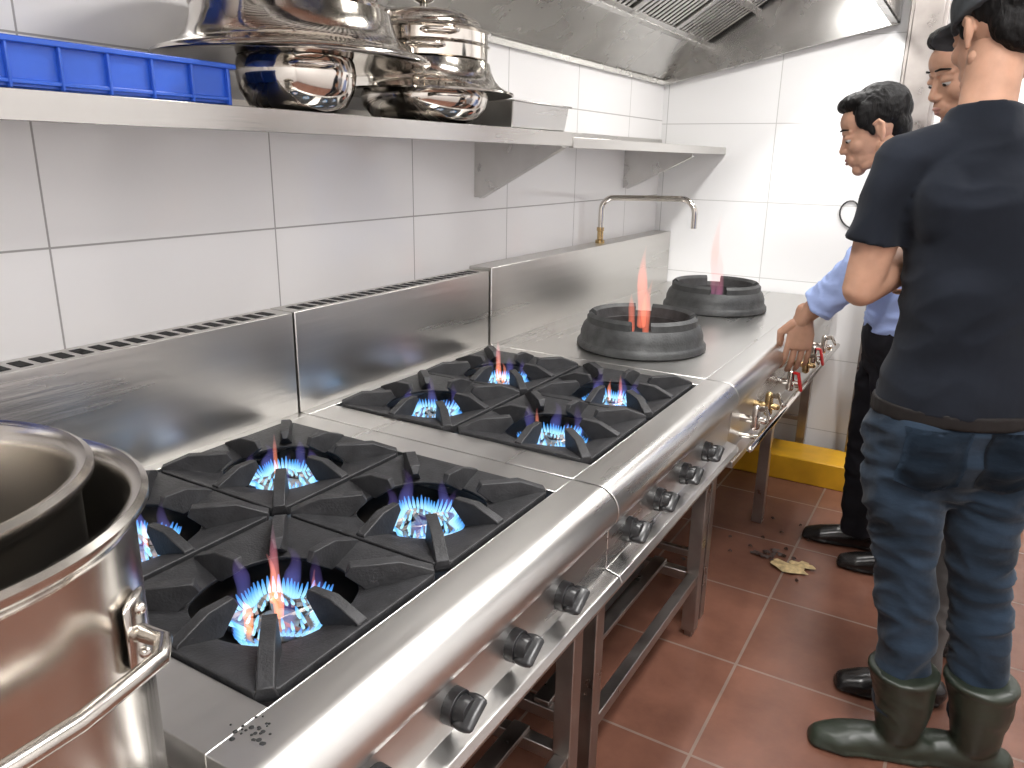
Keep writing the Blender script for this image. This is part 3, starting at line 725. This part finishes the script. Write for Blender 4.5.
for s in (-1, 1): ell(bm, cS+V((0,0,-0.09))-fwA*0.045+LA*0.080*s, (0.070,0.065,0.10))
parts.append((bake(bm, 0.006, 6, amp=0.015, sc=7.5, ridge=0.4), M['tee']))
bm = bmesh.new()
tube(bm, [(-0.022,1.90,1.42), (-0.024,1.915,1.52), (-0.024,1.935,1.62)], [0.062,0.053,0.053], LA, n=20)
lW = V((-0.095,2.02,1.225)); rW = V((-0.02,2.055,1.15))
tube(bm, [lS, (lS+lE)/2, lE], [0.046,0.048,0.040], (1,0,0), n=16); tube(bm, [lE, lE+(lW-lE)*0.35, lW], [0.041,0.046,0.029], (0,0,1), n=16)
tube(bm, [rS, (rS+rE)/2, rE], [0.046,0.046,0.038], (1,0,0), n=16); tube(bm, [rE, rE+(rW-rE)*0.35, rW], [0.039,0.043,0.028], (0,0,1), n=16)
parts.append((bake(bm, 0.006, 6), M['skin']))
parts.append((hand(lW, (0.95,0.25,0.15), (-0.2,-0.9,0.1) , True), M['skin']))
parts.append((hand(rW, (-0.95,-0.1,-0.1), (0,-0.9,0.2), False), M['skin']))
parts += head((-0.026,1.955,1.660), (-0.58,0.76,-0.28), 1.0, cap=True)
bm = bmesh.new()
tube(bm, [(0.02,1.90,0.935), (0.02,1.90,0.86), (0.02,1.90,0.79), (0.02,1.90,0.75)], [(0.162,0.118), (0.170,0.126), (0.172,0.126), (0.14,0.10)], LA, n=36, dome=(False, True))
for s in (-1, 1): ell(bm, V((0.02,1.90,0.815))-fwA*0.048+LA*0.076*s, (0.090,0.085,0.098))
tube(bm, [(-0.065,1.862,0.84), (-0.050,1.852,0.68), (-0.020,1.842,0.50), (0.006,1.838,0.36), (0.020,1.832,0.14)], [(0.092,0.1), 0.086, 0.067, 0.064, 0.056], LA, n=24)
tube(bm, [(0.100,1.938,0.84), (0.112,1.932,0.68), (0.130,1.925,0.50), (0.155,1.915,0.36), (0.180,1.895,0.14)], [(0.092,0.1), 0.086, 0.067, 0.064, 0.056], LA, n=24)
jm = bake(bm, 0.006, 6, amp=0.015, sc=10, seed=3, zs=2.4, ridge=0.55)
bmt = bmesh.new(); bmt.from_mesh(jm); bvh = BVHTree.FromBMesh(bmt)
parts.append((jm, M['jeans']))
for s in (-1, 1):
    pb = bmesh.new(); N = 12; grid = {}
    for i in range(N+1):
        for j in range(N+1):
            u = (i/N-0.5)*0.125; v = j/N*0.13
            z = 0.866-v-0.020*(1-abs(i/N-0.5)*2)*j/N
            o = V((0.02,1.90,z))-fwA*0.4+LA*(0.080*s+u)
            h = bvh.ray_cast(o, fwA)
            if h[0] is not None: grid[i, j] = pb.verts.new(h[0]-fwA*0.0025)
    for i in range(N):
        for j in range(N):
            q = [grid.get(k) for k in ((i,j), (i+1,j), (i+1,j+1), (i,j+1))]
            if all(q): pb.faces.new(q)
    bmesh.ops.solidify(pb, geom=pb.faces[:], thickness=0.0025)
    parts.append((raw(pb), M['jeans']))
bmt.free()
bm = bmesh.new()
tube(bm, [(0.02,1.90,0.868), (0.02,1.90,0.902)], [(0.176,0.133)]*2, LA, n=40, dome=(False, False)); parts.append((bake(bm, 0.005, 2), M['belt']))
bm = bmesh.new()
for (bx, by), (dx, dy) in (((0.028,1.830), (-0.96,-0.27)), ((0.188,1.885), (-0.93,-0.15))):
    tube(bm, [(bx-0.012,by,0.245), (bx-0.002,by,0.17), (bx,by,0.09)], [0.076,0.066,0.054], LA, n=24, dome=(False, True))
    tube(bm, [(bx-0.012,by,0.236), (bx-0.012,by,0.249)], [0.079,0.079], LA, n=24, dome=(False, False))
    shoe(bm, (bx, by), (dx, dy), L=0.19, w=0.050)
parts.append((bake(bm, 0.006, 4, amp=0.004, sc=16, floor=True), M['rubber']))
assemble('man', parts)

# ---- man C
parts = []; LC = V((0.05,-1,0)).normalized()
bm = bmesh.new()
tube(bm, [(-0.165,2.86,0.86), (-0.165,2.86,0.98), (-0.170,2.86,1.12), (-0.180,2.86,1.24), (-0.195,2.86,1.33), (-0.230,2.86,1.395)],
     [(0.160,0.120), (0.158,0.120), (0.165,0.115), (0.175,0.110), (0.150,0.090), (0.062,0.060)], LC, n=36, dome=(False, False))
lS = V((-0.180,2.715,1.325)); rS = V((-0.215,3.00,1.325)); lE = V((-0.300,2.620,1.075)); lW = V((-0.452,2.672,0.905)); rE = V((-0.23,3.07,1.07)); rW = V((-0.42,3.04,0.91))
tube(bm, [lS, (lS+rS)/2, rS], [0.058,0.066,0.058], (0,0,1), n=18)
e1 = lE+(lW-lE)*0.72; e2 = rE+(rW-rE)*0.7
tube(bm, [lS, (lS+lE)/2, lE], [0.068,0.066,0.064], (1,0,0), n=18); tube(bm, [lE, e1], [0.063,0.053], (0,1,0), n=18, dome=(True, False))
tube(bm, [e1-(lW-lE)*0.20, e1+(lW-lE)*0.02], [0.059,0.057], (0,1,0), n=18, dome=(False, False))
tube(bm, [rS, (rS+rE)/2, rE], [0.064,0.060,0.056], (1,0,0), n=18); tube(bm, [rE, e2], [0.055,0.048], (0,1,0), n=18, dome=(True, False))
tube(bm, [(-0.232,2.86,1.375), (-0.256,2.86,1.425)], [0.072,0.066], LC, n=20, dome=(False, False))
parts.append((bake(bm, 0.006, 4, amp=0.015, sc=11, seed=5), M['blueshirt']))
bm = bmesh.new()
tube(bm, [(-0.220,2.86,1.34), (-0.265,2.86,1.41), (-0.318,2.855,1.49)], [0.060,0.055,0.055], LC, n=18)
tube(bm, [lE, lE+(lW-lE)*0.4, lW, lW+V((-0.008,0.0,-0.015))], [0.040,0.042,0.030,0.029], (0,1,0), n=16); tube(bm, [rE, rE+(rW-rE)*0.4, rW], [0.040,0.041,0.026], (0,1,0), n=16)
parts.append((bake(bm, 0.005, 5), M['skin']))
parts.append((hand(lW, (-0.06,0.04,-1), (-0.45,0.85,0), True, curl=(0.15,0.30,0.35), size=1.2, thumb_in=0.7), M['skin']))
parts.append((hand(rW, (-0.75,0.0,-0.45), (-0.5,0,-0.85), False, curl=(0.15,0.2,0.2)), M['skin']))
parts += head((-0.340,2.85,1.505), (-0.91,-0.20,-0.40), 1.09)
bm = bmesh.new()
tube(bm, [(-0.165,2.86,0.93), (-0.165,2.86,0.86), (-0.165,2.86,0.78)], [(0.150,0.115), (0.158,0.120), (0.150,0.115)], LC, n=32, dome=(False, True))
tube(bm, [(-0.185,2.93,0.82), (-0.21,2.935,0.66), (-0.225,2.935,0.48), (-0.215,2.938,0.25), (-0.205,2.94,0.055)], [0.088,0.084,0.070,0.066,0.062], LC, n=20, dome=(True, False))
tube(bm, [(-0.155,2.79,0.82), (-0.145,2.785,0.66), (-0.130,2.78,0.48), (-0.09,2.78,0.25), (-0.055,2.78,0.055)], [0.088,0.084,0.070,0.066,0.062], LC, n=20, dome=(True, False))
parts.append((bake(bm, 0.007, 6, amp=0.012, sc=11, seed=9), M['blacktrouser']))
bm = bmesh.new(); shoe(bm, (-0.205,2.94), (-0.98,-0.12)); shoe(bm, (-0.055,2.78), (-0.98,-0.12))
parts.append((bake(bm, 0.005, 3, floor=True), M['leather']))
bm = bmesh.new(); tube(bm, [(-0.13,2.685,0.76), (-0.13,2.685,0.87)], [(0.045,0.022)]*2, (1,0,0), n=14); parts.append((bake(bm, 0.005, 2), M['leather']))
assemble('man', parts)

# ---- man B
parts = []; LB = V((0.1,-0.99,0)).normalized()
bm = bmesh.new()
tube(bm, [(0.07,2.33,0.86), (0.075,2.33,0.98), (0.06,2.33,1.14), (0.04,2.33,1.28), (0.015,2.33,1.38), (-0.01,2.33,1.455)],
     [(0.155,0.115), (0.150,0.115), (0.158,0.115), (0.168,0.112), (0.145,0.09), (0.060,0.058)], LB, n=36, dome=(False, False))
lS = V((0.04,2.19,1.375)); rS = V((0.015,2.475,1.375)); lE = V((0.10,2.165,1.115)); rE = V((0.04,2.54,1.11)); lW = V((0.00,2.185,0.93)); rW = V((-0.05,2.50,0.95))
tube(bm, [lS, (lS+rS)/2, rS], [0.056,0.064,0.056], (0,0,1), n=18)
for a, b in ((lS, lE), (rS, rE)): tube(bm, [a, (a+b)/2, a+(b-a)*0.75], [0.060,0.058,0.056], (1,0,0), n=18, dome=(True, False))
parts.append((bake(bm, 0.007, 6, amp=0.009, sc=12, seed=15), M['greyshirt']))
bm = bmesh.new()
tube(bm, [(0.0,2.33,1.40), (-0.025,2.33,1.49), (-0.055,2.33,1.58)], [0.058,0.052,0.054], LB, n=18)
for a, b, c in ((lS, lE, lW), (rS, rE, rW)):
    tube(bm, [a, (a+b)/2, b], [0.044,0.044,0.037], (1,0,0), n=16); tube(bm, [b, b+(c-b)*0.35, c], [0.037,0.040,0.026], (0,1,0), n=16)
parts.append((bake(bm, 0.005, 5), M['skin']))
parts.append((hand(lW, (-0.2,0.05,-0.95), (0.1,0.95,0), True), M['skin'])); parts.append((hand(rW, (-0.2,-0.05,-0.95), (0.1,-0.95,0), False), M['skin']))
parts += head((-0.078,2.325,1.622), (-0.80,-0.48,-0.36), 1.02)
bm = bmesh.new()
tube(bm, [(0.07,2.33,0.93), (0.07,2.33,0.86), (0.065,2.32,0.78)], [(0.148,0.112), (0.155,0.118), (0.148,0.112)], LB, n=32, dome=(False, True))
tube(bm, [(0.05,2.265,0.82), (0.050,2.22,0.66), (0.045,2.15,0.48), (0.045,2.11,0.25), (0.045,2.09,0.055)], [0.085,0.082,0.068,0.062,0.058], LB, n=20, dome=(True, False))
tube(bm, [(0.07,2.40,0.82), (0.08,2.40,0.66), (0.09,2.39,0.48), (0.12,2.38,0.25), (0.15,2.37,0.055)], [0.085,0.082,0.068,0.062,0.058], LB, n=20, dome=(True, False))
parts.append((bake(bm, 0.007, 6, amp=0.009, sc=12, seed=19), M['greytrouser']))
bm = bmesh.new(); shoe(bm, (0.045,2.085), (-0.96,-0.26)); shoe(bm, (0.15,2.37), (-0.99,-0.1))
parts.append((bake(bm, 0.005, 3, floor=True), M['leather']))
assemble('man', parts)

# ------------------------------------------------------------------ lights
def ceil_light(x, y, sx, sy, power, col=(1,0.985,0.97)):
    root = empty('ceiling_light')
    bm = bmesh.new(); box(bm, x-sx/2-0.02, x+sx/2+0.02, y-sy/2-0.02, y+sy/2+0.02, 2.76, 2.798); finish('housing', bm, M['ceiling'], root, bevel=0.004)
    l = bpy.data.lights.new('lamp', 'AREA'); l.shape = 'RECTANGLE'; l.size = sx; l.size_y = sy; l.energy = power; l.color = col
    o = bpy.data.objects.new('lamp', l); o.location = (x, y, 2.755); link(o, root)
ceil_light(0.35, 0.6, 0.30, 1.2, 50)
ceil_light(0.35, 2.7, 0.30, 1.2, 46)
ceil_light(1.05, -0.7, 0.30, 1.2, 34)  # extra unseen lamp, added at front right to brighten the left wall
def hood_lamp(x, y, z, pw):
    root = empty('hood_lamp')
    bm = bmesh.new(); box(bm, x-0.06, x+0.06, y-0.17, y+0.17, z+0.004, z+0.03); finish('housing', bm, M['ceiling'], root, bevel=0.004)
    l = bpy.data.lights.new('lamp', 'AREA'); l.shape = 'RECTANGLE'; l.size = 0.10; l.size_y = 0.3; l.energy = pw; l.color = (1,0.98,0.95)
    o = bpy.data.objects.new('lamp', l); o.location = (x, y, z); link(o, root)
hood_lamp(-0.60, 3.1, 2.135, 10); hood_lamp(-0.60, 1.5, 2.135, 12)
w = bpy.data.worlds.new('world'); scene.world = w; w.use_nodes = True
w.node_tree.nodes['Background'].inputs[0].default_value = (0.8,0.85,0.9,1); w.node_tree.nodes['Background'].inputs[1].default_value = 0.3

# ------------------------------------------------------------------ camera
cam = bpy.data.cameras.new('camera'); cam.sensor_width = 36; cam.lens = 765/1024*36; cam.clip_start = 0.02
if ZOOM:
    k, u, v = ZOOM; cam.lens *= k; cam.shift_x = k*(u-512)/1024; cam.shift_y = -k*(v-384)/1024
co = bpy.data.objects.new('camera', cam); link(co); scene.camera = co
yaw, pit, rol = math.radians(30.7), math.radians(16.5), math.radians(1.0)
F = V((-math.sin(yaw)*math.cos(pit), math.cos(yaw)*math.cos(pit), -math.sin(pit))); R = V((math.cos(yaw), math.sin(yaw), 0)); U = R.cross(F)
R2 = R*math.cos(rol)+U*math.sin(rol); U2 = U*math.cos(rol)-R*math.sin(rol)
co.matrix_world = Matrix(((R2.x, U2.x, -F.x, 0), (R2.y, U2.y, -F.y, 0), (R2.z, U2.z, -F.z, 1.4), (0,0,0,1)))
